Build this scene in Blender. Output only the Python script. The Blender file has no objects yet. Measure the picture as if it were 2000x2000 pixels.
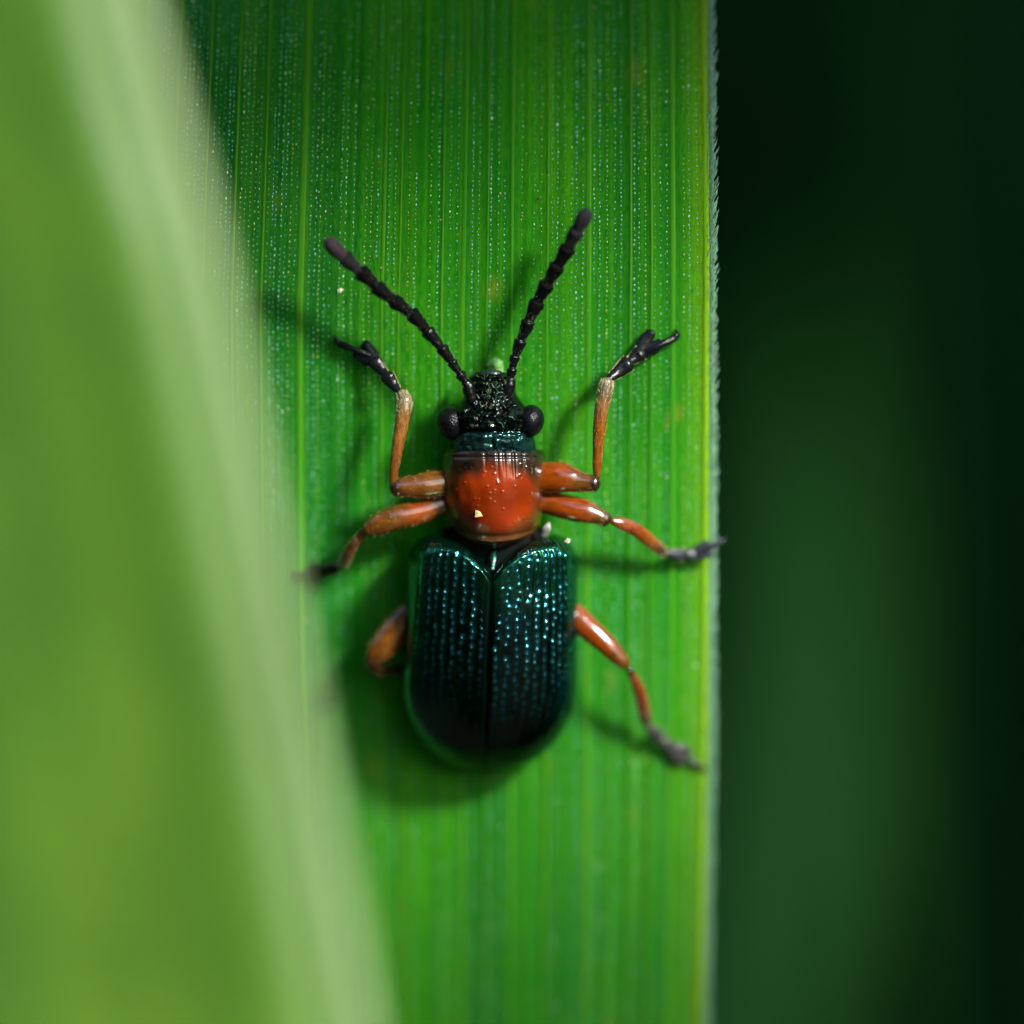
import bpy, math, random
import numpy as np
from mathutils import Vector, noise as mnoise

random.seed(7); np.random.seed(7)
sc = bpy.context.scene
R = math.radians

# ------------------------------------------------------------------ camera, sky, sun, exposure
# 1 unit = 1 mm.  x = right, -y = towards the camera, z = up.  The focal plane is y = 0.
CAM_D = 150.0            # camera distance from the focal plane
CAM_H = 110.0            # camera height over the soil
sc.unit_settings.system = 'METRIC'
sc.unit_settings.scale_length = 0.001
cam_data = bpy.data.cameras.new('camera')
cam = bpy.data.objects.new('camera', cam_data); sc.collection.objects.link(cam)
cam.location = (0, -CAM_D, CAM_H); cam.rotation_euler = (R(90), 0, 0)
cam_data.sensor_width = 36; cam_data.lens = 360
cam_data.clip_start = 1; cam_data.clip_end = 200000
cam_data.dof.use_dof = True
cam_data.dof.focus_distance = CAM_D
cam_data.dof.aperture_fstop = 0.36 / (0.075 * CAM_D)
sc.camera = cam

SUN = Vector((0.80, -1.0, 0.66)).normalized()      # towards the sun: right, in front, above
elev = math.asin(SUN.z)
azim = math.atan2(SUN.x, SUN.y)                    # clockwise from +y
world = bpy.data.worlds.new('World'); sc.world = world; world.use_nodes = True
wn = world.node_tree.nodes; wl = world.node_tree.links
sky = wn.new('ShaderNodeTexSky'); sky.sky_type = 'NISHITA'; sky.sun_disc = False
sky.sun_elevation = elev; sky.sun_rotation = azim
wn['Background'].inputs['Strength'].default_value = 0.15
wl.new(sky.outputs[0], wn['Background'].inputs['Color'])
sun_data = bpy.data.lights.new('sun', 'SUN'); sun_data.energy = 3.5; sun_data.angle = R(10)
sun_data.color = (1.0, 0.96, 0.88)
sun = bpy.data.objects.new('sun', sun_data); sc.collection.objects.link(sun)
sun.rotation_euler = SUN.to_track_quat('Z', 'Y').to_euler(); sun.location = SUN * 400
sc.view_settings.view_transform = 'Standard'; sc.view_settings.look = 'None'
sc.view_settings.gamma = 1; sc.view_settings.use_curve_mapping = False
sc.view_settings.exposure = 1.5
sc.cycles.use_denoising = True
sc.cycles.max_bounces = 8

# ------------------------------------------------------------------ helpers
S = 0.0075                                        # mm per pixel of the 2000 px photograph, at the focal plane
def P(px, py, d):
    """point at picture position (px, py) standing d mm in front of the focal plane"""
    k = S * (CAM_D - d) / CAM_D
    return (float((px - 1000) * k), float(-d), float((1000 - py) * k + CAM_H))

def link(o, parent=None):
    sc.collection.objects.link(o)
    if parent is not None:
        o.parent = parent
        o.matrix_parent_inverse = parent.matrix_world.inverted()
    return o
def empty(name, loc):
    o = bpy.data.objects.new(name, None); o.location = loc; o.empty_display_size = 1
    sc.collection.objects.link(o); bpy.context.view_layer.update(); return o
def tag(o, label=None, cat=None, group=None, kind=None):
    for k, v in (('label', label), ('category', cat), ('group', group), ('kind', kind)):
        if v: o[k] = v
    return o
def mesh_obj(name, verts, faces, mat, parent=None, smooth=True, tint=None, attrs=None, uv=None):
    me = bpy.data.meshes.new(name)
    verts = np.asarray(verts, dtype=float).reshape(-1, 3)
    me.from_pydata(verts.tolist(), [], faces if isinstance(faces, list) else faces.tolist())
    if smooth: me.polygons.foreach_set('use_smooth', [True] * len(me.polygons))
    if tint is not None:
        a = me.attributes.new('tint', 'FLOAT_COLOR', 'POINT')
        t = np.ones((len(verts), 4)); t[:, :3] = np.asarray(tint).reshape(-1, 3)
        a.data.foreach_set('color', t.ravel())
    for k, v in (attrs or {}).items():
        a = me.attributes.new(k, 'FLOAT', 'POINT'); a.data.foreach_set('value', np.asarray(v, dtype=float).ravel())
    me.update()
    if mat: me.materials.append(mat)
    o = bpy.data.objects.new(name, me)
    return link(o, parent)
def grid_faces(nr, nc, close=False, base=0):
    f = []
    for r in range(nr - 1):
        for c in range(nc if close else nc - 1):
            c2 = (c + 1) % nc
            f.append((base + r * nc + c, base + r * nc + c2, base + (r + 1) * nc + c2, base + (r + 1) * nc + c))
    return f
class Bag:
    """collects pieces that end as one mesh"""
    def __init__(s): s.v = []; s.f = []; s.t = []
    def add(s, v, f, t=(1, 1, 1)):
        b = len(s.v); s.v += [tuple(x) for x in v]
        s.f += [tuple(b + i for i in q) for q in f]
        s.t += (list(t) if len(t) == len(v) and len(v) != 3 else [tuple(t)] * len(v))
    def build(s, name, mat, parent=None, smooth=True):
        return mesh_obj(name, s.v, s.f, mat, parent, smooth, s.t)
def interp(x, xs, ys):
    return np.interp(x, xs, ys)
def smooth_interp(x, xs, ys):
    """monotone-ish smooth interpolation: linear interp, averaged"""
    x = np.asarray(x, float); w = (max(xs) - min(xs)) / len(xs) * 0.35
    return sum(np.interp(x + w * k, xs, ys) for k in (-1, -.5, 0, .5, 1)) / 5

def catmull(pts, n):
    p = np.asarray(pts, float)
    p = np.vstack([2 * p[0] - p[1], p, 2 * p[-1] - p[-2]])
    out = []
    for i in range(1, len(p) - 2):
        for k in range(n):
            t = k / n
            a, b, c, d = p[i - 1], p[i], p[i + 1], p[i + 2]
            out.append(0.5 * ((2 * b) + (-a + c) * t + (2 * a - 5 * b + 4 * c - d) * t * t + (-a + 3 * b - 3 * c + d) * t ** 3))
    out.append(p[-2]); return np.array(out)
def tube(pts, n=5, seg=18, flat=1.0, rough=0.0, cap=True, freq=6.0):
    """pts: rows of (px, py, d, radius_px, r, g, b). A closed limb with rounded ends.
    Its cross-section is seg-sided, flattened by flat towards the camera."""
    c = catmull(pts, n)
    pos = np.array([P(a[0], a[1], a[2]) for a in c]); rad = np.maximum(c[:, 3], .4) * S
    tan = np.gradient(pos, axis=0); tan /= np.linalg.norm(tan, axis=1)[:, None] + 1e-9
    rings = []; tints = []
    idx = list(range(len(pos)))
    def ring(p0, tg, r, tint):
        view = np.array([0, -1, 0.0])
        s = np.cross(tg, view); s /= np.linalg.norm(s) + 1e-9
        u = np.cross(s, tg); u /= np.linalg.norm(u) + 1e-9
        a = np.linspace(0, 2 * np.pi, seg, endpoint=False)
        v = p0 + r * (np.cos(a)[:, None] * s + flat * np.sin(a)[:, None] * u)
        if rough:
            for k in range(seg):
                d = v[k] - p0
                v[k] = p0 + d * (1 + rough * mnoise.noise(Vector(v[k]) * freq))
        rings.append(v); tints.append(np.tile(np.clip(tint, 0, 1), (seg, 1)))
    if cap:
        for q in (0.02, .35, .65, .87):
            ang = q * np.pi / 2
            ring(pos[0] - tan[0] * rad[0] * math.cos(ang) * .8, tan[0], rad[0] * math.sin(ang), c[0, 4:7])
    for i in idx: ring(pos[i], tan[i], rad[i], c[i, 4:7])
    if cap:
        for q in (.87, .65, .35, 0.02):
            ang = q * np.pi / 2
            ring(pos[-1] + tan[-1] * rad[-1] * math.cos(ang) * .8, tan[-1], rad[-1] * math.sin(ang), c[-1, 4:7])
    v = np.vstack(rings); t = np.vstack(tints)
    f = grid_faces(len(rings), seg, True)
    f.append(tuple(range(seg))[::-1]); f.append(tuple((len(rings) - 1) * seg + k for k in range(seg)))
    return v.tolist(), f, [tuple(x) for x in t]
def hair(p0, p1, r, sides=3, bend=(0, 0, 0)):
    p0 = np.array(p0); p1 = np.array(p1); m = (p0 + p1) / 2 + np.array(bend)
    d = p1 - p0; d /= np.linalg.norm(d) + 1e-9
    s = np.cross(d, (0, -1, 0.01)); s /= np.linalg.norm(s) + 1e-9; u = np.cross(s, d)
    v = []
    for q, rr in ((p0, r), (m, r * .75)):
        for k in range(sides):
            a = 2 * math.pi * k / sides
            v.append(q + rr * (math.cos(a) * s + math.sin(a) * u))
    v.append(p1)
    f = [(k, (k + 1) % sides, sides + (k + 1) % sides, sides + k) for k in range(sides)]
    f += [(sides + k, sides + (k + 1) % sides, 2 * sides) for k in range(sides)]
    return [tuple(x) for x in v], f

# ------------------------------------------------------------------ materials
def mat(name):
    m = bpy.data.materials.new(name); m.use_nodes = True
    nt = m.node_tree; b = nt.nodes['Principled BSDF']; return m, nt, b
def N(nt, kind, **kw):
    n = nt.nodes.new(kind)
    for k, v in kw.items():
        if k in n.inputs: n.inputs[k].default_value = v
        else: setattr(n, k, v)
    return n
def ramp(nt, fac, stops, interp_='LINEAR'):
    n = nt.nodes.new('ShaderNodeValToRGB'); n.color_ramp.interpolation = interp_
    e = n.color_ramp.elements
    while len(e) < len(stops): e.new(.5)
    for i, (p, c) in enumerate(stops): e[i].position = p; e[i].color = (*c, 1)
    nt.links.new(fac, n.inputs[0]); return n.outputs[0]
def mixc(nt, fac, a, b, mode='MIX'):
    n = nt.nodes.new('ShaderNodeMix'); n.data_type = 'RGBA'; n.blend_type = mode
    for i, v in ((0, fac), (6, a), (7, b)):
        if hasattr(v, 'links'): nt.links.new(v, n.inputs[i])
        else: n.inputs[i].default_value = v if i == 0 else (*v, 1)
    return n.outputs[2]
def bump(nt, b, height, strength, dist):
    n = nt.nodes.new('ShaderNodeBump'); n.inputs['Strength'].default_value = strength; n.inputs['Distance'].default_value = dist
    nt.links.new(height, n.inputs['Height']); nt.links.new(n.outputs[0], b.inputs['Normal']); return n
def attr(nt, name, out='Color'):
    n = nt.nodes.new('ShaderNodeAttribute'); n.attribute_name = name; return n.outputs[out]
def noise_tex(nt, vec, scale, detail=3, rough=.5, dims='3D'):
    n = nt.nodes.new('ShaderNodeTexNoise'); n.noise_dimensions = dims
    n.inputs['Scale'].default_value = scale; n.inputs['Detail'].default_value = detail; n.inputs['Roughness'].default_value = rough
    if vec is not None: nt.links.new(vec, n.inputs['Vector'])
    return n.outputs['Fac']
def mapping(nt, vec, scale):
    n = nt.nodes.new('ShaderNodeMapping'); n.inputs['Scale'].default_value = scale
    nt.links.new(vec, n.inputs['Vector']); return n.outputs[0]

def nt_math(nt, op, a, b_, c_):
    n = nt.nodes.new('ShaderNodeMath'); n.operation = op; nt.links.new(a, n.inputs[0]); n.inputs[1].default_value = b_; n.inputs[2].default_value = c_
    return n.outputs[0]
def leaf_material(name, deep, mid, light, streak=1.0, sss=.35, rough=.38, spec=.35, spots=True, edge=0, sscale=.28, bs=.9):
    """blade of grass: lengthwise streaks between the veins. attribute 'across' = mm across, 'along' = mm along"""
    m, nt, b = mat(name)
    comb = nt.nodes.new('ShaderNodeCombineXYZ')
    nt.links.new(attr(nt, 'across', 'Fac'), comb.inputs[0]); nt.links.new(attr(nt, 'along', 'Fac'), comb.inputs[1])
    v = comb.outputs[0]
    broad = noise_tex(nt, mapping(nt, v, (bs, 0.05, 1)), 1.0, 2, .5)
    fine = noise_tex(nt, mapping(nt, v, (7.5, 0.06, 1)), 1.0, 3, .65)
    cells = noise_tex(nt, mapping(nt, v, (30, 6, 1)), 1.0, 2, .6)
    patch = noise_tex(nt, mapping(nt, v, (0.45, 0.28, 1)), 1.0, 2, .5)
    c1 = ramp(nt, broad, [(.32, deep), (.5, mid), (.72, light)])
    c2 = ramp(nt, fine, [(.34, deep), (.52, mid), (.68, light)])
    c = mixc(nt, .55 * streak, c1, c2)
    c = mixc(nt, .30, c, ramp(nt, cells, [(.3, deep), (.7, light)]))
    c = mixc(nt, ramp(nt, patch, [(.40, (0, 0, 0)), (.62, (.55, .55, .55))]), c, mixc(nt, .6, deep, mid))
    if edge:
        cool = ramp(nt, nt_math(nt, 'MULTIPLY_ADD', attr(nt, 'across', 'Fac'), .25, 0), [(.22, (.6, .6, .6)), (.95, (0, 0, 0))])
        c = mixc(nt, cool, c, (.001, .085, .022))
        e = ramp(nt, nt_math(nt, 'MULTIPLY_ADD', attr(nt, 'across', 'Fac'), 1 / .5, -edge / .5 + 1), [(0.15, (0, 0, 0)), (.95, (1, 1, 1))])
        en = mixc(nt, 1.0, e, ramp(nt, cells, [(.3, (.45, .45, .45)), (.65, (1, 1, 1))]), 'MULTIPLY')
        c = mixc(nt, en, c, (.11, .30, .004))
    if spots:
        sp = noise_tex(nt, mapping(nt, v, (1.6, 1.0, 1)), 1.0, 1, .5)
        c = mixc(nt, ramp(nt, sp, [(.70, (0, 0, 0)), (.80, (.5, .5, .5))]), c, (.16, .20, .01))
    nt.links.new(c, b.inputs['Base Color'])
    b.inputs['Roughness'].default_value = rough; b.inputs['Specular IOR Level'].default_value = spec
    b.inputs['Subsurface Weight'].default_value = sss; b.inputs['Subsurface Radius'].default_value = (.25, 1.0, .12)
    b.inputs['Subsurface Scale'].default_value = sscale
    bump(nt, b, fine, .35, .02)
    return m

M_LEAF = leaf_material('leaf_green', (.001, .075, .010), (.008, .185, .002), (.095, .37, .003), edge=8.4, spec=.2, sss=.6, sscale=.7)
M_FRONT = leaf_material('leaf_front_green', (.010, .050, .006), (.038, .108, .009), (.090, .175, .014), streak=.45, sss=.3, spots=False, bs=.42)
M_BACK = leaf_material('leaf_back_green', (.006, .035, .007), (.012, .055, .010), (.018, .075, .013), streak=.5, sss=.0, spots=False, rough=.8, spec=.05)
M_VEIN, nt, b = mat('vein_yellow_green')
nt.links.new(ramp(nt, noise_tex(nt, None, 3, 2), [(.3, (.018, .19, .004)), (.7, (.075, .27, .006))]), b.inputs['Base Color'])
b.inputs['Roughness'].default_value = .4; b.inputs['Subsurface Weight'].default_value = .3; b.inputs['Subsurface Radius'].default_value = (.3, .8, .1); b.inputs['Subsurface Scale'].default_value = .2
M_EDGE, nt, b = mat('margin_yellow')
nt.links.new(ramp(nt, noise_tex(nt, None, 9, 3), [(.3, (.12, .32, .003)), (.7, (.20, .42, .005))]), b.inputs['Base Color'])
b.inputs['Roughness'].default_value = .45; b.inputs['Subsurface Weight'].default_value = .3; b.inputs['Subsurface Radius'].default_value = (.4, .8, .1); b.inputs['Subsurface Scale'].default_value = .2
M_PALE, nt, b = mat('pale_margin')
nt.links.new(ramp(nt, noise_tex(nt, None, 14, 3), [(.3, (.035, .12, .055)), (.7, (.13, .26, .14))]), b.inputs['Base Color'])
b.inputs['Roughness'].default_value = .4
M_BEAD, nt, b = mat('leaf_papilla')
nt.links.new(mixc(nt, 1.0, attr(nt, 'tint'), (1, 1, 1), 'MULTIPLY'), b.inputs['Base Color'])
b.inputs['Roughness'].default_value = .22; b.inputs['Specular IOR Level'].default_value = .9

def tint_mat(name, rough, spec=.5, metal=0., coat=0., sss=0., rad=(1, .3, .1), scale=.2, nscale=12, namp=.35, bstr=.3, bdist=.01, trans=0., edge=None):
    m, nt, b = mat(name)
    n = noise_tex(nt, None, nscale, 4, .6)
    tex = nt.nodes.new('ShaderNodeTexCoord')
    nt.links.new(tex.outputs['Object'], nt.nodes[-2].inputs['Vector']) if False else None
    k = ramp(nt, n, [(.3, (1 - namp,) * 3), (.7, (1, 1, 1))])
    nt.links.new(mixc(nt, 1.0, attr(nt, 'tint'), k, 'MULTIPLY'), b.inputs['Base Color'])
    b.inputs['Roughness'].default_value = rough; b.inputs['Specular IOR Level'].default_value = spec
    b.inputs['Metallic'].default_value = metal
    b.inputs['Coat Weight'].default_value = coat; b.inputs['Coat Roughness'].default_value = .06
    b.inputs['Subsurface Weight'].default_value = sss; b.inputs['Subsurface Radius'].default_value = rad; b.inputs['Subsurface Scale'].default_value = scale
    b.inputs['Transmission Weight'].default_value = trans
    if edge: b.inputs['Specular Tint'].default_value = (*edge, 1)
    if bstr: bump(nt, b, n, bstr, bdist)
    return m
M_AMBER = tint_mat('amber_chitin', .17, .45, coat=.8, sss=.35, rad=(1, .3, .06), scale=.2, nscale=7, namp=.6, bstr=.35, bdist=.02)
M_SHIELD = tint_mat('thorax_chitin', .24, .35, coat=.7, sss=.45, rad=(1, .22, .05), scale=.3, nscale=3, namp=.25, bstr=.12, bdist=.02)
M_BLACK = tint_mat('black_chitin', .12, .25, coat=.0, nscale=14, namp=.5, bstr=.3, bdist=.015)
M_MATTE = tint_mat('sooty_chitin', .5, .05, nscale=26, namp=.5, bstr=.8, bdist=.02)
M_HEAD = tint_mat('head_metal', .15, .4, metal=.8, coat=.35, nscale=7, namp=.7, bstr=.35, bdist=.02, edge=(.05, .22, .18))
M_CASE = tint_mat('wing_case_metal', .18, .5, metal=.95, coat=.6, nscale=4, namp=.55, bstr=.10, bdist=.01, edge=(.03, .40, .45))
M_SHIELD.node_tree.nodes['Principled BSDF'].inputs['Coat IOR'].default_value = 1.4
M_SHIELD.node_tree.nodes['Principled BSDF'].inputs['Coat Roughness'].default_value = .16
M_HAIR, nt, b = mat('pale_bristle')
nt.links.new(attr(nt, 'tint'), b.inputs['Base Color']); b.inputs['Roughness'].default_value = .35
M_EYE, nt, b = mat('compound_eye')
tc = nt.nodes.new('ShaderNodeTexCoord')
vo = nt.nodes.new('ShaderNodeTexVoronoi'); vo.inputs['Scale'].default_value = 48
nt.links.new(tc.outputs['Object'], vo.inputs['Vector'])
nt.links.new(ramp(nt, vo.outputs['Distance'], [(.1, (.006, .006, .009)), (.6, (.002, .002, .003))]), b.inputs['Base Color'])
b.inputs['Roughness'].default_value = .22; b.inputs['Specular IOR Level'].default_value = .16
bn = bump(nt, b, vo.outputs['Distance'], .5, .012); bn.invert = True
M_SOIL, nt, b = mat('dark_soil')
nt.links.new(ramp(nt, noise_tex(nt, None, .2, 6), [(.3, (.012, .009, .006)), (.7, (.04, .03, .02))]), b.inputs['Base Color']); b.inputs['Roughness'].default_value = .95
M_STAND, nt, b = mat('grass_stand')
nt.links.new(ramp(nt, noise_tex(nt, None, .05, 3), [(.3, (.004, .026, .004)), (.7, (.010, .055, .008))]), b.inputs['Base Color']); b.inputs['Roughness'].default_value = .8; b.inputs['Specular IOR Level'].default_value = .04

# ------------------------------------------------------------------ ground and the grass all round
def ground():
    n = 60; rr = np.concatenate([[0], np.geomspace(8, 60000, 46)]); v = []; f = []
    for r in rr:
        for k in range(n):
            a = 2 * math.pi * k / n
            x, y = r * math.cos(a), r * math.sin(a)
            v.append((x, y, 0 if r == 0 else 2.2 * mnoise.noise(Vector((x * .05, y * .05, 0))) * min(1, r / 30) * (1 if r < 2000 else 0)))
    o = mesh_obj('ground', v, grid_faces(len(rr), n, True), M_SOIL)
    tag(o, kind='structure')
ground()

def blade_strip(root, lean, height, width, twist, rows=8, droop=.3, bend_dir=None):
    """a simple grass blade: folded strip of 2 x rows faces from root, for the far grass"""
    root = Vector(root); side = Vector((math.cos(twist), math.sin(twist), 0)); nrm = Vector((-math.sin(twist), math.cos(twist), 0))
    ln = Vector((lean[0], lean[1], 0)); v = []; f = []
    for i in range(rows + 1):
        t = i / rows
        c = root + Vector((0, 0, height * (t - droop * t * t * .5))) + ln * (t ** 1.8)
        w = width * .5 * (min(1, t * 6 + .45)) * (1 - t ** 3.2) + .02
        v += [tuple(c - side * w + nrm * w * .25), tuple(c), tuple(c + side * w + nrm * w * .25)]
    return v, grid_faces(rows + 1, 3)
sun_az = math.atan2(SUN.y, SUN.x)
rng = random.Random(5)
stand = Bag()
k = 0
while k < 4200:
    r = 210 + 420 * rng.random() ** .8; a = rng.uniform(-math.pi, math.pi)
    if k % 4 == 0: r = rng.uniform(210, 300)
    da = abs((a - sun_az + math.pi) % (2 * math.pi) - math.pi)
    if da < R(26): k += 1; continue
    x, y = r * math.cos(a), r * math.sin(a)
    h = rng.uniform(190, 330)
    if da < R(60): h *= .8
    stand.add(*blade_strip((x, y, 0), (rng.gauss(0, 35), rng.gauss(0, 35)), h, rng.uniform(5, 12), rng.uniform(0, math.pi), 6, .3))
    k += 1
# unseen taller tuft added right of and behind the blade, shading the background
for k in range(300):
    d = rng.uniform(-95, -9); x = rng.uniform(17, 110) + max(0, -d - 40) * .25
    if abs(x - (6.2 + .8 * (d + 62))) < 1.7 * (1.5 if rng.random() < .5 else 1): continue  # slit kept clear so sun reaches the broad blade behind
    if x < 8.5 * (CAM_D - d) / CAM_D + 3: continue
    stand.add(*blade_strip((x, -d, 0), (rng.uniform(-2, 14), rng.uniform(-8, 8)), rng.uniform(150, 225), rng.uniform(4, 9), rng.uniform(0, math.pi), 8, .12))
for k in range(1500):
    y = rng.uniform(110, 240); x = rng.uniform(-120, 120)
    stand.add(*blade_strip((x, y, 0), (rng.gauss(0, 12), rng.gauss(0, 12)), rng.uniform(150, 260), rng.uniform(5, 11), rng.uniform(0, math.pi), 7, .2))
tag(stand.build('grass_stand', M_STAND), 'dark out of focus mass of grass all around the blades, with an added unseen tuft shading the background', 'grass', kind='stuff')

# ------------------------------------------------------------------ the broad blade the beetle is on
def zl(py, px=1000.0):
    """how far the blade's face stands in front of the focal plane"""
    py = np.asarray(py, float); px = np.asarray(px, float)
    a = 0.00225 * (430 - py)
    a = a + 0.9e-6 * np.clip(500 - py, 0, 3000) ** 2                # bends towards the camera at the top
    a = a + 0.45e-6 * np.clip(py - 1350, 0, 1800) ** 2             # straightens at the foot
    u = (px - 1000) / 400.0
    return a - 0.22 * np.clip(-u, 0, 3) ** 2 * .5 - 0.10 * np.clip(u, 0, 2) ** 2
XR_Y = [-4000, -1000, 0, 500, 1000, 1500, 2000, 3500, 9000]
XR_X = [1180, 1352, 1379, 1384, 1383, 1380, 1371, 1340, 1080]
def xr(py): return np.interp(py, XR_Y, XR_X)
XL_Y = [-4000, -1000, 0, 600, 1200, 2000, 3500, 9000]
XL_X = [560, 330, 290, 262, 262, 280, 330, 700]
def xl(py): return np.interp(py, XL_Y, XL_X)
Wpx = 1384 - 262
veins = []   # (u, half width px)
for px, w in ((330, 4), (392, 3), (450, 3), (508, 3), (585, 7), (650, 2.5), (700, 2.5), (745, 4), (778, 3), (822, 2.5), (862, 3), (903, 5), (950, 3), (998, 4.5),
              (1032, 2.5), (1068, 3), (1108, 2.5), (1149, 6), (1190, 2.5), (1232, 3.5), (1272, 3), (1314, 6), (1342, 2)):
    veins.append(((px - 262) / Wpx, w))
LU = np.linspace(0, 1, 500)
LN = np.array([.006 * mnoise.noise(Vector((a * 90, 3, 0))) + .004 * mnoise.noise(Vector((a * 38, 7, 0))) for a in LU])
def relief(u):
    h = np.zeros_like(u)
    for c, w in veins:
        h += .005 * np.exp(-((u - c) * Wpx / (w * 2.0)) ** 2)
    h += np.interp(u, LU, LN) + .010 * np.sin(u * Wpx * 2 * np.pi / 143 + 1.3)
    return h
blade = empty('grass_blade', P(1100, 1000 + CAM_H / S, -30))
tag(blade, 'broad upright green grass blade in focus that the beetle clings to', 'grass blade', 'grass blades')
us = np.linspace(0, 1, 520)
ys = np.concatenate([np.linspace(-4000, -150, 60)[:-1], np.linspace(-150, 2150, 330), np.linspace(2150, 9000, 70)[1:]])
def foot(py):
    """below the picture the blade runs on down to the soil, about 110 mm under the camera"""
    return py
V = []; AC = []; AL = []
front = []; back = []
for py in ys:
    px = xl(py) + us * (xr(py) - xl(py))
    wob = np.array([.05 * mnoise.noise(Vector((a * 3, py * .0016, 4.0))) for a in us[::20]])
    wob = np.interp(us, us[::20], wob)
    d = zl(py, px) + relief(us) + wob
    kx = S * (CAM_D - d) / CAM_D
    front.append(np.stack([(px - 1000) * kx, -d, (1000 - py) * kx + CAM_H], 1))
    d2 = d - .16 * np.clip(np.minimum(us, 1 - us) * 60, .12, 1)
    back.append(np.stack([(px - 1000) * kx, -d2, (1000 - py) * kx + CAM_H], 1))
    AC.append(us * Wpx * S); AL.append(np.full_like(us, (1000 - py) * S))
front = np.array(front); back = np.array(back)[:, ::13]
nr, nc = front.shape[:2]; nb = back.shape[1]
verts = np.vstack([front.reshape(-1, 3), back.reshape(-1, 3)])
ff = [(b_, a_, d_, c_) for (a_, b_, c_, d_) in grid_faces(nr, nc)]
fb = grid_faces(nr, nb, base=nr * nc)
ac = np.concatenate([np.array(AC).ravel(), np.array(AC)[:, ::13].ravel()]); al = np.concatenate([np.array(AL).ravel(), np.array(AL)[:, ::13].ravel()])
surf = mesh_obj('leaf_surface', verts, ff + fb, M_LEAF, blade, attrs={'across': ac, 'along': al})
# long veins, each a low rib on the blade
def on_leaf(u, py, up=0.0):
    px = xl(py) + u * (xr(py) - xl(py))
    d = float(zl(py, px)) + float(relief(np.array([u]))[0]) + up
    return px, d
vy = np.concatenate([np.linspace(-1500, -100, 12)[:-1], np.linspace(-100, 2100, 90), np.linspace(2100, 4200, 14)[1:]])
for c, w in veins:
    if w < 2.6: continue
    v = []; f = []
    sec = np.linspace(-1, 1, 7)
    for py in vy:
        wv = w * (1 + .22 * mnoise.noise(Vector((c * 40, py * .004, 1))))
        for s_ in sec:
            u = c + s_ * wv / Wpx + .0016 * mnoise.noise(Vector((c * 17, py * .0016, 8)))
            px = xl(py) + u * (xr(py) - xl(py))
            uc = float(np.interp(u, us, us))
            wob = .05 * mnoise.noise(Vector((u * 3, py * .0016, 4.0)))
            d = float(zl(py, px)) + float(relief(np.array([u]))[0]) + wob + .002 + .007 * math.sqrt(max(0, 1 - s_ * s_)) - (.010 if abs(s_) > .99 else 0)
            v.append(P(px, py, d))
    mesh_obj('vein', v, [q[::-1] for q in grid_faces(len(vy), 7)], M_VEIN, blade)
# margin: yellow band and pale outer rim
def rim(name, x0, x1, thick, m, rise):
    v = []; n = 12
    yy = np.concatenate([np.linspace(-3000, -150, 30)[:-1], np.linspace(-150, 2150, 300), np.linspace(2150, 6000, 40)[1:]])
    for py in yy:
        xa = xr(py) + x0; xb = xr(py) + x1; jit = 1.2 * mnoise.noise(Vector((0, py * .02, x0)))
        for k in range(n):
            a = 2 * math.pi * k / n
            px = (xa + xb) / 2 + (xb - xa) / 2 * math.cos(a) + jit
            d = float(zl(py, xr(py))) + rise + thick * math.sin(a) - .02
            v.append(P(px, py, d))
    return mesh_obj(name, v, grid_faces(len(yy), n, True), m, blade)
rim('yellow_margin', -12, 3, .035, M_EDGE, .008)
rim('pale_margin', -1, 12, .045, M_PALE, -.01)
# prickles on the rim
hb = Bag(); rng = random.Random(11)
py = -400
while py < 2600:
    py += rng.uniform(3, 9)
    x0 = xr(py) + rng.uniform(9, 13); L = rng.uniform(11, 21)
    d0 = float(zl(py, 1384)) - rng.uniform(-.03, .04)
    a = rng.uniform(.28, .62)
    tip = P(x0 + L * math.sin(a) + 1, py - L * math.cos(a) * 1.25, d0 + rng.uniform(-.03, .03))
    v, f = hair(P(x0 - 1.5, py, d0), tip, rng.uniform(.010, .015), 4, (.010, 0, -.003))
    g = rng.uniform(.6, 1.1); hb.add(v, f, (.15 * g, .32 * g, .20 * g))
for k in range(1500):     # down on the rim itself
    py = rng.uniform(-300, 2200); x0 = xr(py) + rng.uniform(-2, 11)
    d0 = float(zl(py, 1384)) + .03
    v, f = hair(P(x0, py, d0), P(x0 + rng.uniform(1, 3), py - rng.uniform(4, 8), d0 + .012), .006, 3)
    g = rng.uniform(.6, 1.2); hb.add(v, f, (.13 * g, .28 * g, .17 * g))
tag(hb.build('edge_prickles', M_HAIR, blade), kind='stuff')
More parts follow.
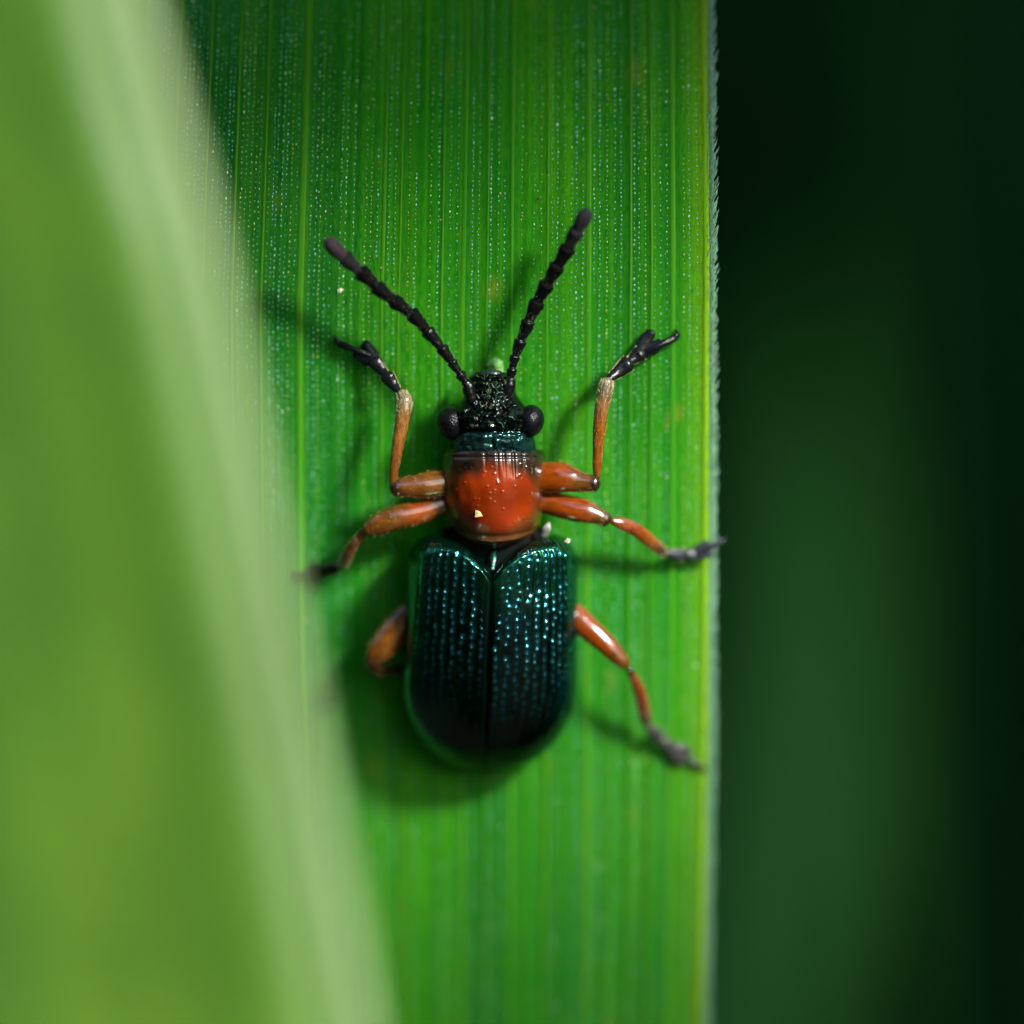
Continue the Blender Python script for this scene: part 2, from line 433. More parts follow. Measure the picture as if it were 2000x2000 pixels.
# rows of glassy papillae between the veins
pb = Bag(); rng = random.Random(3)
rows = []
x = 300
while x < 1372:
    near = min((abs(x - (262 + c * Wpx)) - w for c, w in veins))
    if near > 2.5: rows.append(x)
    x += rng.uniform(8.5, 15.5) if x > 640 else rng.uniform(7, 11)
for x in rows:
    u = (x - 262) / Wpx; py = -200 + rng.uniform(0, 14); step = rng.uniform(8, 12); str_ = rng.uniform(.8, 1.3); teal = rng.random()
    ph = rng.uniform(0, 50)
    while py < 2150:
        py += step * rng.uniform(.75, 1.3)
        dens = mnoise.noise(Vector((x * .02, py * .004 + ph, 0)))
        if dens < -.42 or rng.random() < .06: continue
        uu = u + rng.gauss(0, .6) / Wpx
        px, d = on_leaf(uu, py)
        d += .05 * mnoise.noise(Vector((uu * 3, py * .0016, 4.0)))
        r = rng.uniform(.0065, .0125) * str_ * (1.0 if x > 640 else 1.0)
        c = np.array(P(px, py, d + .004)); ry = r * rng.uniform(1.2, 2.4)
        v = [c + (r, 0, 0), c + (0, 0, ry), c - (r, 0, 0), c - (0, 0, ry), c + (0, -r * .9, 0), c + (r * .7, -r*.5, ry * .6)]
        f = [(0, 5, 4), (5, 1, 4), (0, 1, 5), (1, 2, 4), (2, 3, 4), (3, 0, 4)]
        g = rng.uniform(.45, 1.15)
        col = (.10 * g, .36 * g, .22 * g) if teal < .75 else (.26 * g, .40 * g, .10 * g)
        if rng.random() < .025: col = (.4, .6, .45)
        pb.add(v, f, col)
o = pb.build('papillae', M_BEAD, blade, smooth=True); tag(o, kind='stuff')

db = Bag(); rng = random.Random(21)
for k in range(120):
    u = rng.uniform(.25, .97); py = rng.uniform(-50, 1500); px, d = on_leaf(u, py, .02)
    c = np.array(P(px, py, d)); q = rng.uniform(.007, .020); a0 = rng.uniform(0, 6.28); n = 5
    v = [c + (q * rng.uniform(.5, 1.2) * math.cos(a0 + 6.283 * j / n), .008, q * rng.uniform(.5, 1.5) * math.sin(a0 + 6.283 * j / n)) for j in range(n)] + [c + (0, -q * .5, 0)]
    g = rng.uniform(.3, 1)
    db.add(v, [(j, (j + 1) % n, n) for j in range(n)], (.36 * g, .34 * g, .18 * g) if rng.random() < .7 else (.16 * g, .09 * g, .03 * g))
tag(db.build('dust', M_HAIR, blade, smooth=False), kind='stuff')

# ------------------------------------------------------------------ blades in front and behind
def broad_blade(name, label, spine, half, mat_, side_profile, rows=160, cols=60, midrib=None, seed=1, thick=.2, keel=0.0):
    """spine: list of (px_right_edge, px_left_edge, py, d). Built as a closed sheet with thickness"""
    sp = catmull([(a, b_, c, d) for a, b_, c, d in spine], max(4, rows // len(spine)))
    v = []; ac = []; al = []
    uu = np.linspace(0, 1, cols)
    for a, b_, py, d0 in sp:
        pxs = b_ + (a - b_) * uu
        dd = d0 + side_profile(uu) + np.array([.10 * mnoise.noise(Vector((q * 2.5, py * .001, seed))) for q in uu])
        for q, x_, d_ in zip(uu, pxs, dd):
            v.append(P(x_, py, d_)); ac.append((a - b_) * q * S * 1.0); al.append((1000 - py) * S)
    n1 = len(v)
    back_ = [(p[0], p[1] + thick * (min(1, 8 * min(q, 1 - q)) + .05), p[2]) for p, q in zip(v, list(uu) * len(sp))]
    v += back_; ac += ac; al += al
    f = [q[::-1] for q in grid_faces(len(sp), cols)] + grid_faces(len(sp), cols, base=n1)
    root = empty(name, P(spine[-1][0], spine[-1][2], spine[-1][3]))
    tag(root, label, 'grass blade', 'grass blades')
    mesh_obj('leaf_surface', v, f, mat_, root, attrs={'across': ac, 'along': al})
    return root
# the near blade, crossing the left of the picture 15 mm in front of the beetle
DF = 13.0
fs = []
for py, x_ in ((-7000, -760), (-4000, -330), (-1500, 60), (0, 330), (500, 442), (1000, 575), (1500, 682), (2000, 770), (3000, 905), (5000, 1050), (9000, 1100), (15500, 900)):
    x_ -= 42 + 0 - max(0, 30 - abs(py - 500) / 18)
    fs.append((x_, x_ - 1500 + max(0, py - 6000) * .12, py, DF - .0008 * (py - 1000) * .3))
def prof_front(u):
    e = (1 - u) * 1500          # px from the right edge
    return -.5 * np.exp(-(e / 75) ** 2) + .10 * np.exp(-((e - 175) / 90) ** 2) + .12 * np.cos(e / 190) * np.clip((e - 150) / 200, 0, 1) - (e / 1500) ** 2 * 2.0
front_blade = broad_blade('grass_blade', 'very blurred pale green blade close to the lens down the left side', fs, 1, M_FRONT, prof_front, cols=110, seed=3)
# pale rolled rim of the near blade
v = []; yy = np.linspace(-3000, 5200, 120); n = 14
for py in yy:
    xe = np.interp(py, [a[2] for a in fs], [a[0] for a in fs])
    for k in range(n):
        a = 2 * math.pi * k / n
        v.append(P(xe - 34 + 40 * math.cos(a), py, DF - .0008 * (py - 1000) * .3 - .45 + .30 * math.sin(a)))
M_RIMF, nt, b = mat('front_rim_pale'); b.inputs['Base Color'].default_value = (.25, .36, .12, 1); b.inputs['Roughness'].default_value = .45
nt.links.new(ramp(nt, noise_tex(nt, None, .6, 2), [(.3, (.10, .165, .055)), (.7, (.16, .215, .10))]), b.inputs['Base Color'])
b.inputs['Subsurface Weight'].default_value = .2
mesh_obj('pale_margin', v, grid_faces(len(yy), n, True), M_RIMF, front_blade)

M_BACK3 = leaf_material('leaf_back_dim', (.03, .16, .03), (.05, .22, .04), (.07, .27, .045), streak=.5, sss=0, spots=False, rough=.6)  # half-bright copy of the back green, weak light put into its colour
def behind(label, x0, w, top, d, lean, m, seed, bot=9000):
    sp = []
    bot = 1000 + CAM_H / (S * (CAM_D - d) / CAM_D)
    for t in np.linspace(0, 1, 9):
        py = top + (bot - top) * t
        ww = w * min(1, (t * 5.5) ** .6 + .02) * (1 if t < .6 else 1 - (t - .6) * 1.2)
        xc = x0 + lean * (py - 1000) / 1000 
        sp.append((xc + ww / 2, xc - ww / 2, py, d + 3.0 * (1 - t) ** 3))
    return broad_blade('grass_blade', label, sp, 1, m, lambda u: 1.2 * np.cos((u - .5) * 2.6), rows=50, cols=14, seed=seed, thick=.25)
M_BACK2 = leaf_material('leaf_back_lit', (.06, .28, .035), (.10, .38, .05), (.14, .43, .06), streak=.5, sss=0, spots=False, rough=.8, spec=.1)  # brighter copy of the back green, sunlight put into its colour
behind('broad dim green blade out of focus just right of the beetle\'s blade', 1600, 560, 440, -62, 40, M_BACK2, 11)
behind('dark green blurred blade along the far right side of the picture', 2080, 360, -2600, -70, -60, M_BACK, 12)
behind('low dark blade tip added to darken the foot of the dim green blade', 1700, 560, 1640, -42, 0, M_BACK, 14)  # added dark blade, stands in for shade at the lower right
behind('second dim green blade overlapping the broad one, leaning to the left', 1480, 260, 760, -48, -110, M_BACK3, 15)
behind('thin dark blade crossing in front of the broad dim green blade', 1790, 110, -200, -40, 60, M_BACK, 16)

# two unseen arching blades added to shade the top and foot of the others
def arching(label, pts, width, seed):
    c = catmull([(a[0], a[1], a[2]) for a in pts], 10); v = []; ac = []; al = []; n = 9
    L = 0
    for i, p in enumerate(c):
        t = i / (len(c) - 1)
        tg = c[min(i + 1, len(c) - 1)] - c[max(i - 1, 0)]; tg /= np.linalg.norm(tg)
        s_ = np.cross(tg, np.array([SUN.x, -SUN.y, SUN.z]) * 0 + np.array([SUN.x, SUN.y, SUN.z])); s_ /= np.linalg.norm(s_)
        nr_ = np.cross(s_, tg); w = width * .5 * min(1, .35 + t * 3) * (1 - max(0, (t - .72) / .28) ** 2.2 * .98)
        if i: L += np.linalg.norm(c[i] - c[i - 1])
        for k in range(n):
            u = -1 + 2 * k / (n - 1)
            v.append(tuple(p + s_ * w * u + nr_ * (1 - u * u) * -.8)); ac.append(w * u); al.append(L)
    nv = len(v); v += [(a[0], a[1] + .2, a[2] - .1) for a in v]; ac += ac; al += al
    root = empty('grass_blade', tuple(c[0])); tag(root, label, 'grass blade', 'grass blades')
    mesh_obj('leaf_surface', v, grid_faces(len(c), n) + [q[::-1] for q in grid_faces(len(c), n, base=nv)], M_BACK2, root, attrs={'across': ac, 'along': al})
arching('upper of two unseen arching blades added to shade the others', [(46, -4, 0), (47, -8, 60), (46, -13, 105), (38, -18, CAM_H + 19), (21, -19, CAM_H + 24.0), (8, -18.5, CAM_H + 21.4), (-6, -18.5, CAM_H + 18.8)], 12.5, 1)
arching('lower of two unseen arching blades added to shade the others', [(52, -10, 0), (53, -14, 60), (50, -20, 100), (40, -25, CAM_H + 6), (24, -27, CAM_H + 9.2), (7.8, -26.5, CAM_H + 7.8)], 9, 2)

# ------------------------------------------------------------------ the beetle
beetle = empty('leaf_beetle', P(960, 1250, float(zl(1250, 960)) + .02))
tag(beetle, 'shiny dark green beetle with orange thorax and legs climbing the grass blade', 'beetle')
def Z(px, py, h): return float(zl(py, px)) + h

def dome(name, y0, y1, cx, wl_, wr_, zbase, hh, mat_, ns=90, nt_=60, t0=-math.pi / 2, t1=math.pi / 2, power=(.95, .8), disp=None, tintf=None, front=None, parent=None, spacing='cos', attrs=None):
    """domed plate. for rows y0..y1 and angle t from left edge to right edge"""
    if spacing == 'cos':
        q = (1 - np.cos(np.linspace(0, np.pi, ns))) / 2
        q = .5 * q + .5 * np.linspace(0, 1, ns)
    else: q = np.linspace(0, 1, ns)
    T = np.linspace(t0, t1, nt_)
    sn = np.sign(np.sin(T)) * np.abs(np.sin(T)) ** power[0]; cs = np.maximum(np.cos(T), 0) ** power[1]
    PX = np.zeros((ns, nt_)); PY = np.zeros((ns, nt_)); DD = np.zeros((ns, nt_))
    for i, s_ in enumerate(q):
        f0 = front(T) if front is not None else np.full(nt_, y0)
        py = f0 + (y1 - f0) * s_
        w = np.where(T < 0, wl_(py), wr_(py))
        PX[i] = cx(py) + w * sn; PY[i] = py
        DD[i] = zbase(py) + hh(py, T, s_) * cs
    if disp is not None: DX, DY, DZ = disp(PX, PY, DD, q, T); PX = PX + DX; PY = PY + DY; DD = DD + DZ
    kx = S * (CAM_D - DD) / CAM_D
    v = np.stack([(PX - 1000) * kx, -DD, (1000 - PY) * kx + CAM_H], 2).reshape(-1, 3)
    f = [a[::-1] for a in grid_faces(ns, nt_)]
    tint = tintf(PX, PY, q, T).reshape(-1, 3)
    return mesh_obj(name, v, f, mat_, parent or beetle, tint=tint)

def axis_z(py, px=960):  # blade height under the beetle's axis
    return zl(py, px)

# continuous dark body underneath: neck, thorax, abdomen in one skin
bp = [(962, 850, 0, 52), (963, 885, 0, 70), (963, 940, 0, 88), (963, 1000, 0, 84), (964, 1050, 0, 70), (962, 1085, 0, 95), (960, 1130, 0, 128),
      (956, 1220, 0, 142), (954, 1320, 0, 146), (952, 1400, 0, 126), (950, 1450, 0, 90), (949, 1478, 0, 45)]
body_pts = [(a, y, float(zl(y, a)) + .50, r, .004, .007, .005) for a, y, _, r in bp]
v, f, t = tube(body_pts, 6, 40, flat=.42)
mesh_obj('body', v, f, M_BLACK, beetle, tint=t)

# wing cases
def cx_e(py): return np.interp(py, [1030, 1100, 1330, 1520], [965, 962.5, 953.5, 949])
def we(py, side):
    base = np.interp(py, [1030, 1100, 1250, 1340], [157, 161, 166, 170]) if side < 0 else np.interp(py, [1030, 1100, 1250, 1340], [155, 160, 166, 169])
    rear = np.clip((py - 1318) / (1511 - 1318), 0, 1)
    fr = np.clip((1100 - py) / 60, 0, 1.0)
    return (base + 7) * np.sqrt(np.clip(1 - rear ** 2.25, 0, 1)) * (1 - .20 * fr ** 2.2)
def zb_e(py): return zl(py, 960) + .34 - .0
def h_e(py, T, s_):
    rear = np.clip((py - 1225) / (1511 - 1225), 0, 1)
    h = 1.30 * np.clip(1 - rear ** 2.5, 0, 1) ** .5
    fr = np.clip((1118 - py) / 85, 0, 1)
    at = np.abs(T)
    rise = np.sqrt(np.clip(1 - (1 - np.clip(s_ / .055, 0, 1)) ** 2, 0, 1))
    return h * (.30 + .70 * rise) * (1 - .10 * fr ** 1.5)
NROW = 12
def case(side):
    T0, T1 = (0.0, math.pi / 2) if side > 0 else (-math.pi / 2, 0.0)
    r_ = random.Random(20 + side)
    # punctures
    pits = []
    for i in range(NROW):
        t = .085 + i * .118
        py = 1075 + r_.uniform(0, 8) + (24 if i < 2 else 0)
        while py < 1470:
            if r_.random() > .07: pits.append((t + r_.gauss(0, .012), py + r_.gauss(0, 1.4), r_.uniform(.5, 1.25)))
            py += r_.uniform(12.5, 16.5)
    pits = np.array(pits)
    ns_, nt_ = 470, 190
    def disp(PX, PY, DD, q, T):
        out = np.zeros_like(PX)
        Tg = np.tile(T, (len(q), 1)); at = np.abs(Tg)
        for t, py, a in pits:
            rows_ = np.where(np.abs(PY[:, nt_ // 2] - py) < 40)[0]
            if len(rows_) == 0: continue
            r0, r1 = rows_[0], rows_[-1] + 1
            c0, c1 = np.searchsorted(np.abs(T) if side > 0 else -np.abs(T), [(t - .09), (t + .09)] if side > 0 else [-(t + .09), -(t - .09)])
            c1 = min(c1 + 1, nt_)
            if c1 <= c0: continue
            du = (at[r0:r1, c0:c1] - t) * 165; dv = PY[r0:r1, c0:c1] - py
            fade = float(np.interp(py, [1075, 1260, 1345, 1420], [1, .95, .45, .0] if side > 0 else [1, .75, .12, .0]))
            if side < 0 and t > .8: fade *= .55
            out[r0:r1, c0:c1] += a * fade * np.exp(-(du ** 2 + dv ** 2 * .8) / (2 * 3.0 ** 2))
        disp.pit = np.clip(out, 0, 1)
        z = -.025 * out
        # shoulder knob, groove along the seam, raised front rim, broad hollow behind the shoulder
        at_ = at
        z += .13 * np.exp(-((at_ - .95) / .28) ** 2 - ((PY - 1085) / 26) ** 2)
        z -= .10 * np.exp(-((at_ - .55) / .3) ** 2 - ((PY - 1150) / 30) ** 2) * .6
        z -= .055 * np.exp(-(at_ * 165 / 3.0) ** 2)
        z += .005 * np.exp(-((at_ * 165 - 9) / 4.0) ** 2)
        n = .012 * np.array([[mnoise.noise(Vector((PX[i, j] * .02, PY[i, j] * .012, 2.0 + side))) for j in range(0, nt_, 10)] for i in range(0, len(q), 10)])
        ii = np.clip(np.arange(len(q)) / 10, 0, n.shape[0] - 1); jj = np.clip(np.arange(nt_) / 10, 0, n.shape[1] - 1)
        i0 = ii.astype(int); j0 = jj.astype(int); i1 = np.minimum(i0 + 1, n.shape[0] - 1); j1 = np.minimum(j0 + 1, n.shape[1] - 1)
        fi = (ii - i0)[:, None]; fj = (jj - j0)[None]
        z += n[i0][:, j0] * (1 - fi) * (1 - fj) + n[i1][:, j0] * fi * (1 - fj) + n[i0][:, j1] * (1 - fi) * fj + n[i1][:, j1] * fi * fj
        z += .006 * np.cos(at_ * 2 * np.pi / .118 + .5) * np.interp(PY, [1100, 1400], [1, .2])
        return 0, 0, z
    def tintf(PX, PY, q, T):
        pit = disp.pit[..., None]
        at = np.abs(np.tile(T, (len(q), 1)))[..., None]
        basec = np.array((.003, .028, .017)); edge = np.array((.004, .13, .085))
        c = basec + (edge - basec) * np.clip((at - (.75 if side > 0 else .45)) / .5, 0, 1)  # reflected teal sheen painted on the sides, wider on the left
        shoulder = np.exp(-((PY - 1095) / 75) ** 2)[..., None] * (.85 if side > 0 else .55)  # reflected green sheen painted across the front of the case
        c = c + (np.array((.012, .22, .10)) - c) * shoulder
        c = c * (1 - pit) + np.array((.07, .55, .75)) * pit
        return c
    def front(T):
        a = np.abs(T)
        return np.interp(a, [0, .12, .3, .5, .8, 1.1, 1.35, 1.57], [1124, 1096, 1070, 1056, 1047, 1043, 1047, 1056])
    w = lambda py: we(py, side)
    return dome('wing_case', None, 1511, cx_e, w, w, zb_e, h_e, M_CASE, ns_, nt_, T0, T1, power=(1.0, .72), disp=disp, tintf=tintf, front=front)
case(-1); case(1)

# dark collar between the thorax shield and the wing cases, with the small triangular plate
def cx_c(py): return 965 + 0 * py
dome('collar', 1030, 1108, cx_c, lambda p: np.interp(p, [1030, 1060, 1085, 1108], [100, 104, 74, 22]), lambda p: np.interp(p, [1030, 1060, 1085, 1108], [100, 104, 74, 22]),
     lambda p: zl(p, 960) + .2, lambda p, T, s_: np.interp(p, [1030, 1060, 1108], [.45, .55, .66]) + 0 * T, M_MATTE, 24, 50, power=(1, .5),
     tintf=lambda a, b_, q, T: np.tile((.002, .004, .004), (a.size, 1)))
sv, sf, stt = tube([(964, 1076, Z(964, 1080, .86), 6, .01, .05, .04), (963, 1092, Z(963, 1092, .94), 7, .012, .06, .05), (962, 1112, Z(962, 1112, 1.04), 3, .01, .05, .04)], 4, 14, .5)
mesh_obj('scutellum', sv, sf, M_HEAD, beetle, tint=stt)

# thorax shield
def cx_p(py): return np.interp(py, [875, 980, 1070], [963, 962, 967])
def wp_l(py): return smooth_interp(py, [870, 884, 905, 935, 965, 1000, 1030, 1050, 1062, 1071], [88, 103, 106, 107, 106, 99, 87, 71, 48, 8])
def wp_r(py): return smooth_interp(py, [870, 884, 905, 935, 965, 1000, 1030, 1050, 1062, 1071], [86, 101, 105, 106, 105, 100, 90, 73, 48, 8])
def hp(py, T, s_):
    h = smooth_interp(py, [870, 880, 900, 940, 980, 1020, 1045, 1058, 1066, 1072], [.80, .90, .98, 1.06, 1.08, 1.03, .96, .92, .84, .60])
    return h + 0 * T
pit_r = random.Random(4)
ppits = [(pit_r.uniform(880, 1050), pit_r.uniform(900, 1040)) for _ in range(26)] + [(934, 975), (952, 950), (957, 963), (965, 963), (957, 975), (966, 981), (972, 944), (1007, 950), (1020, 935), (1037, 962)]
def disp_p(PX, PY, DD, q, T):
    z = np.zeros_like(PX)
    for x_, y_ in ppits:
        z += .016 * np.exp(-((PX - x_) ** 2 + (PY - y_) ** 2) / (2 * 1.5 ** 2))
    r_ = random.Random(9)
    for k in range(34):        # row of beads on the hind rim
        a = -1.15 + 2.3 * k / 33
        x_ = 966 + 88 * math.sin(a); y_ = 1018 + 40 * math.cos(a)
        z += .022 * np.exp(-((PX - x_) ** 2 + (PY - y_) ** 2) / (2 * 2.2 ** 2))
    z -= .028 * np.exp(-((PY - 1048 + 0.0022 * (PX - 965) ** 2) / 5) ** 2)      # groove before the hind rim
    z -= .014 * np.exp(-((PY - 893) / 3.2) ** 2)                              # groove behind the front rim
    for x_, w_, a_ in ((972, 2, .02), (985, 2.5, .02), (1003, 3, .025), (1022, 2.5, .02), (1040, 3, .02), (948, 3, .012)):
        z -= a_ * np.exp(-((PX - x_ - (PY - 900) * .06) / w_) ** 2) * np.clip((945 - PY) / 40, 0, 1)
    nz = np.array([[mnoise.noise(Vector((PX[i, j] * .05, PY[i, j] * .03, 7))) for j in range(PX.shape[1])] for i in range(PX.shape[0])])
    z += .014 * nz
    return 0, 0, z
def tint_p(PX, PY, q, T):
    at = np.abs(np.tile(T, (len(q), 1)))
    red = np.array((.20, .021, .0016)); amber = np.array((.085, .024, .004)); dark = np.array((.014, .009, .005)); black = np.array((.006, .004, .003))
    c = np.tile(red, PX.shape + (1,)).astype(float)
    e = np.hypot((PX - 965) / 88, (PY - 965) / 82)
    k = np.clip((e - .80) / .20, 0, 1)[..., None]; c = c + (amber - c) * k
    wave = 920 + 14 * np.sin(PX * .05) + 6 * np.sin(PX * .17)
    k = np.clip((wave + 12 - PY) / 26, 0, 1)[..., None] * .94; c = c + (dark - c) * k
    k = np.clip((906 - PY) / 22, 0, 1)[..., None]; c = c + (black - c) * k * .8
    k = np.exp(-(((PX - 915) / 13) ** 2 + ((PY - 908) / 12) ** 2) ** 2)[..., None]; c = c + (black - c) * k * .95
    k = np.clip((PY - 1040 + .0024 * (PX - 965) ** 2) / 10, 0, 1)[..., None]; c = c + (np.array((.10, .035, .010)) - c) * k * .9
    nz = np.array([[mnoise.noise(Vector((PX[i, j] * .02, PY[i, j] * .02, 3))) for j in range(PX.shape[1])] for i in range(PX.shape[0])])[..., None]
    return np.clip(c * (1 + .5 * nz), 0, 1)
dome('thorax_shield', 872, 1071, cx_p, wp_l, wp_r, lambda p: zl(p, 960) + .22, hp, M_SHIELD, 190, 170, power=(1.0, .78), front=lambda T: 871 + 9 * np.sin(T) ** 2, disp=disp_p, tintf=tint_p, spacing='lin')

# head
def cx_h(py): return np.interp(py, [730, 880], [957, 963])
hy = [727, 735, 750, 770, 790, 806, 822, 840, 856, 870, 884]
hw = [28, 42, 46, 50, 64, 78, 80, 78, 82, 85, 85]
def w_h(py): return smooth_interp(py, hy, hw)
def h_h(py, T, s_): return smooth_interp(py, [727, 734, 750, 775, 800, 830, 860, 884], [.30, .50, .58, .66, .78, .86, .86, .84]) + 0 * T
def disp_h(PX, PY, DD, q, T):
    z = np.zeros_like(PX)
    for i in range(PX.shape[0]):
        for j in range(PX.shape[1]):
            x_, y_ = PX[i, j], PY[i, j]
            amp = .055 if y_ < 842 else .03
            z[i, j] = amp * (mnoise.noise(Vector((x_ * .08, y_ * .10, 1))) + .3 * mnoise.noise(Vector((x_ * .22, y_ * .22, 5))))
    X = PX - cx_h(PY); Y = PY - 818
    z -= .07 * np.exp(-((np.abs(X) - 18 - np.abs(Y) * .9) / 5) ** 2) * np.exp(-(Y / 26) ** 2)   # crossed furrows of the brow
    z += .07 * np.exp(-((np.abs(X) - 42) / 15) ** 2 - ((PY - 817) / 11) ** 2)                    # bosses beside the eyes
    z -= .05 * np.exp(-((PY - 843) / 4.5) ** 2)
    z -= .035 * np.exp(-(X / 3) ** 2) * np.clip((PY - 845) / 10, 0, 1)
    z += .06 * np.exp(-(X / 24) ** 2 - ((PY - 752) / 12) ** 2)
    z -= .06 * np.exp(-((PY - 741) / 3) ** 2)
    return 0, 0, z
def tint_h(PX, PY, q, T):
    c = np.tile(np.array((.006, .012, .009)), PX.shape + (1,)).astype(float)
    k = np.clip((PY - 842) / 8, 0, 1)[..., None]; c = c + (np.array((.022, .095, .095)) - c) * k * np.clip((896 - PY) / 22, .3, 1)[..., None]
    g = np.array([[mnoise.noise(Vector((PX[i, j] * .06, PY[i, j] * .06, 9))) for j in range(PX.shape[1])] for i in range(PX.shape[0])])
    k2 = (np.clip(g * 2, 0, 1))[..., None]; c = c + (np.array((.012, .06, .03)) - c) * k2 * .5
    return np.clip(c, 0, 1)
head = dome('head', 727, 884, cx_h, w_h, w_h, lambda p: zl(p, 960) + .26, h_h, M_HEAD, 150, 120, power=(.95, .5), disp=disp_h, tintf=tint_h, spacing='lin')
def sphere(name, px, py, d, rx, ry, rz, mat_, parent, rot=0, n=26, tint=(.01, .01, .01)):
    v = []; c = P(px, py, d)
    for i in range(n + 1):
        th = math.pi * i / n
        for j in range(2 * n):
            a = math.pi * j / n
            X = math.sin(th) * math.cos(a) * rx * S; Y = math.cos(th) * ry * S; D = math.sin(th) * math.sin(a) * rz * S
            X, Y = X * math.cos(rot) - Y * math.sin(rot), X * math.sin(rot) + Y * math.cos(rot)
            v.append((c[0] + X, c[1] - D, c[2] + Y))
    return mesh_obj(name, v, grid_faces(n + 1, 2 * n, True), mat_, parent, tint=[tint] * len(v))
sphere('eye', 881, 826, Z(884, 826, .74), 27, 33, 32, M_EYE, head, .12)
sphere('eye', 1036, 822, Z(1034, 822, .76), 27, 32, 32, M_EYE, head, -.2)
# lip and jaws in front of the face
v, f, t = tube([(930, 741, Z(930, 741, .55), 9, .01, .02, .015), (945, 733, Z(945, 733, .60), 10, .012, .025, .02), (958, 731, Z(958, 731, .62), 10, .015, .03, .025),
                (972, 733, Z(972, 733, .60), 10, .012, .025, .02), (984, 741, Z(984, 741, .55), 8, .01, .02, .015)], 5, 16, .8, rough=.12)
mesh_obj('upper_lip', v, f, M_BLACK, head, tint=t)
bb = Bag(); r_ = random.Random(2)
for k in range(34):
    x_ = r_.uniform(925, 990); y_ = r_.uniform(733, 800)
    d = Z(x_, y_, float(h_h(np.array(y_), 0, 0)) + .26 + .02)
    a = r_.uniform(-.6, .6); L = r_.uniform(6, 13)
    v, f = hair(P(x_, y_, d), P(x_ + L * math.sin(a), y_ - L * math.cos(a), d + r_.uniform(.02, .07)), .0030, 3)
    g = r_.uniform(.2, .8); bb.add(v, f, (.42 * g, .50 * g, .32 * g))
for k in range(60):   # bright ridges of the brow
    x_ = r_.uniform(900, 1024); y_ = r_.uniform(800, 838)
    d = Z(x_, y_, 1.02 + .26 - .14)
tag(bb.build('face_bristles', M_HAIR, head), kind='stuff')

# antennae: eleven joints each
def antenna(path, tipgrey):
    c = catmull(path, 12); L = np.concatenate([[0], np.cumsum(np.hypot(*np.diff(c[:, :2], axis=0).T))])
    cuts = np.array([0, .085, .14, .205, .285, .385, .49, .59, .69, .79, .885, 1.0]) * L[-1]
    root = None
    for i in range(11):
        a, b_ = cuts[i], cuts[i + 1]
        r = 1.1 * np.interp(i, [0, 1, 2, 3, 5, 8, 10], [11, 8.5, 8.5, 10, 12, 13, 12.5])
        pts = []
        col = (.004, .005, .005) if i < 5 else (.004, .004, .004)
        if i >= 9: col = tipgrey if i == 10 else (.02, .018, .02)
        for q, rr in ((.0, .66), (.2, .80), (.5, .94), (.78, 1.12), (.93, 1.12), (1.0, .80)):
            if i == 10: rr = {0: .75, .2: .95, .5: 1.1, .78: .95, .93: .55, 1.: .2}[q]
            if i == 0: rr = .8 + .25 * math.sin(q * math.pi)
            s_ = a + (b_ - a) * q * 1.03
            x_, y_, d_ = [np.interp(s_, L, c[:, k]) for k in range(3)]
            pts.append((x_, y_, d_, r * rr, *col))
        v, f, t = tube(pts, 4, 18, 1.0, rough=.14, freq=16)
        m = M_BLACK if i < 5 else M_MATTE
        if root is None:
            root = mesh_obj('antenna', v, f, m, beetle, tint=t)
        else: mesh_obj('antenna_segment', v, f, m, root, tint=t)
    # fine hairs on the joints
    hb_ = Bag(); r_ = random.Random(int(path[0][0]))
    for k in range(420):
        s_ = L[-1] * r_.random() ** .8; x_, y_, d_ = [np.interp(s_, L, c[:, q]) for q in range(3)]
        i = min(10, int(np.searchsorted(cuts, s_, side='right')) - 1); s2 = min(L[-1], s_ + 5)
        tx, ty = np.interp(s2, L, c[:, 0]) - np.interp(s2 - 5.1, L, c[:, 0]), np.interp(s2, L, c[:, 1]) - np.interp(s2 - 5.1, L, c[:, 1])
        n_ = math.hypot(tx, ty) + 1e-6; tx /= n_; ty /= n_
        rr = 1.1 * np.interp(i, [0, 1, 2, 3, 5, 8, 10], [11, 8.5, 8.5, 10, 12, 13, 12.5]) * .86
        a = r_.uniform(0, math.pi * 2); sx, sy = -ty, tx
        ox, oy, od = math.cos(a) * rr * sx, math.cos(a) * rr * sy, math.sin(a) * rr * S
        if s_ > L[-1] * .95: continue
        h = r_.uniform(4, 8)
        v, f = hair(P(x_ + ox, y_ + oy, d_ + od), P(x_ + ox * 1.35 + tx * h, y_ + oy * 1.35 + ty * h, d_ + od * 1.35), .0032, 3)
        g = r_.uniform(.3, 1); hb_.add(v, f, (.12 * g, .12 * g, .10 * g))
    tag(hb_.build('fine_hairs', M_HAIR, root), kind='stuff')
antenna([(922, 784, .02), (912, 750, .05), (889, 717, .10), (864, 682, .16), (838, 651, .22), (812, 621, .30), (781, 596, .40), (750, 573, .52), (719, 544, .58), (689, 518, .68), (659, 490, .80), (637, 467, .92)], (.05, .035, .045))
antenna([(991, 776, .02), (997, 742, .04), (1004, 703, .08), (1019, 661, .14), (1038, 616, .22), (1058, 574, .34), (1081, 533, .50), (1103, 495, .62), (1124, 455, .78), (1150, 409, .98)], (.03, .03, .04))

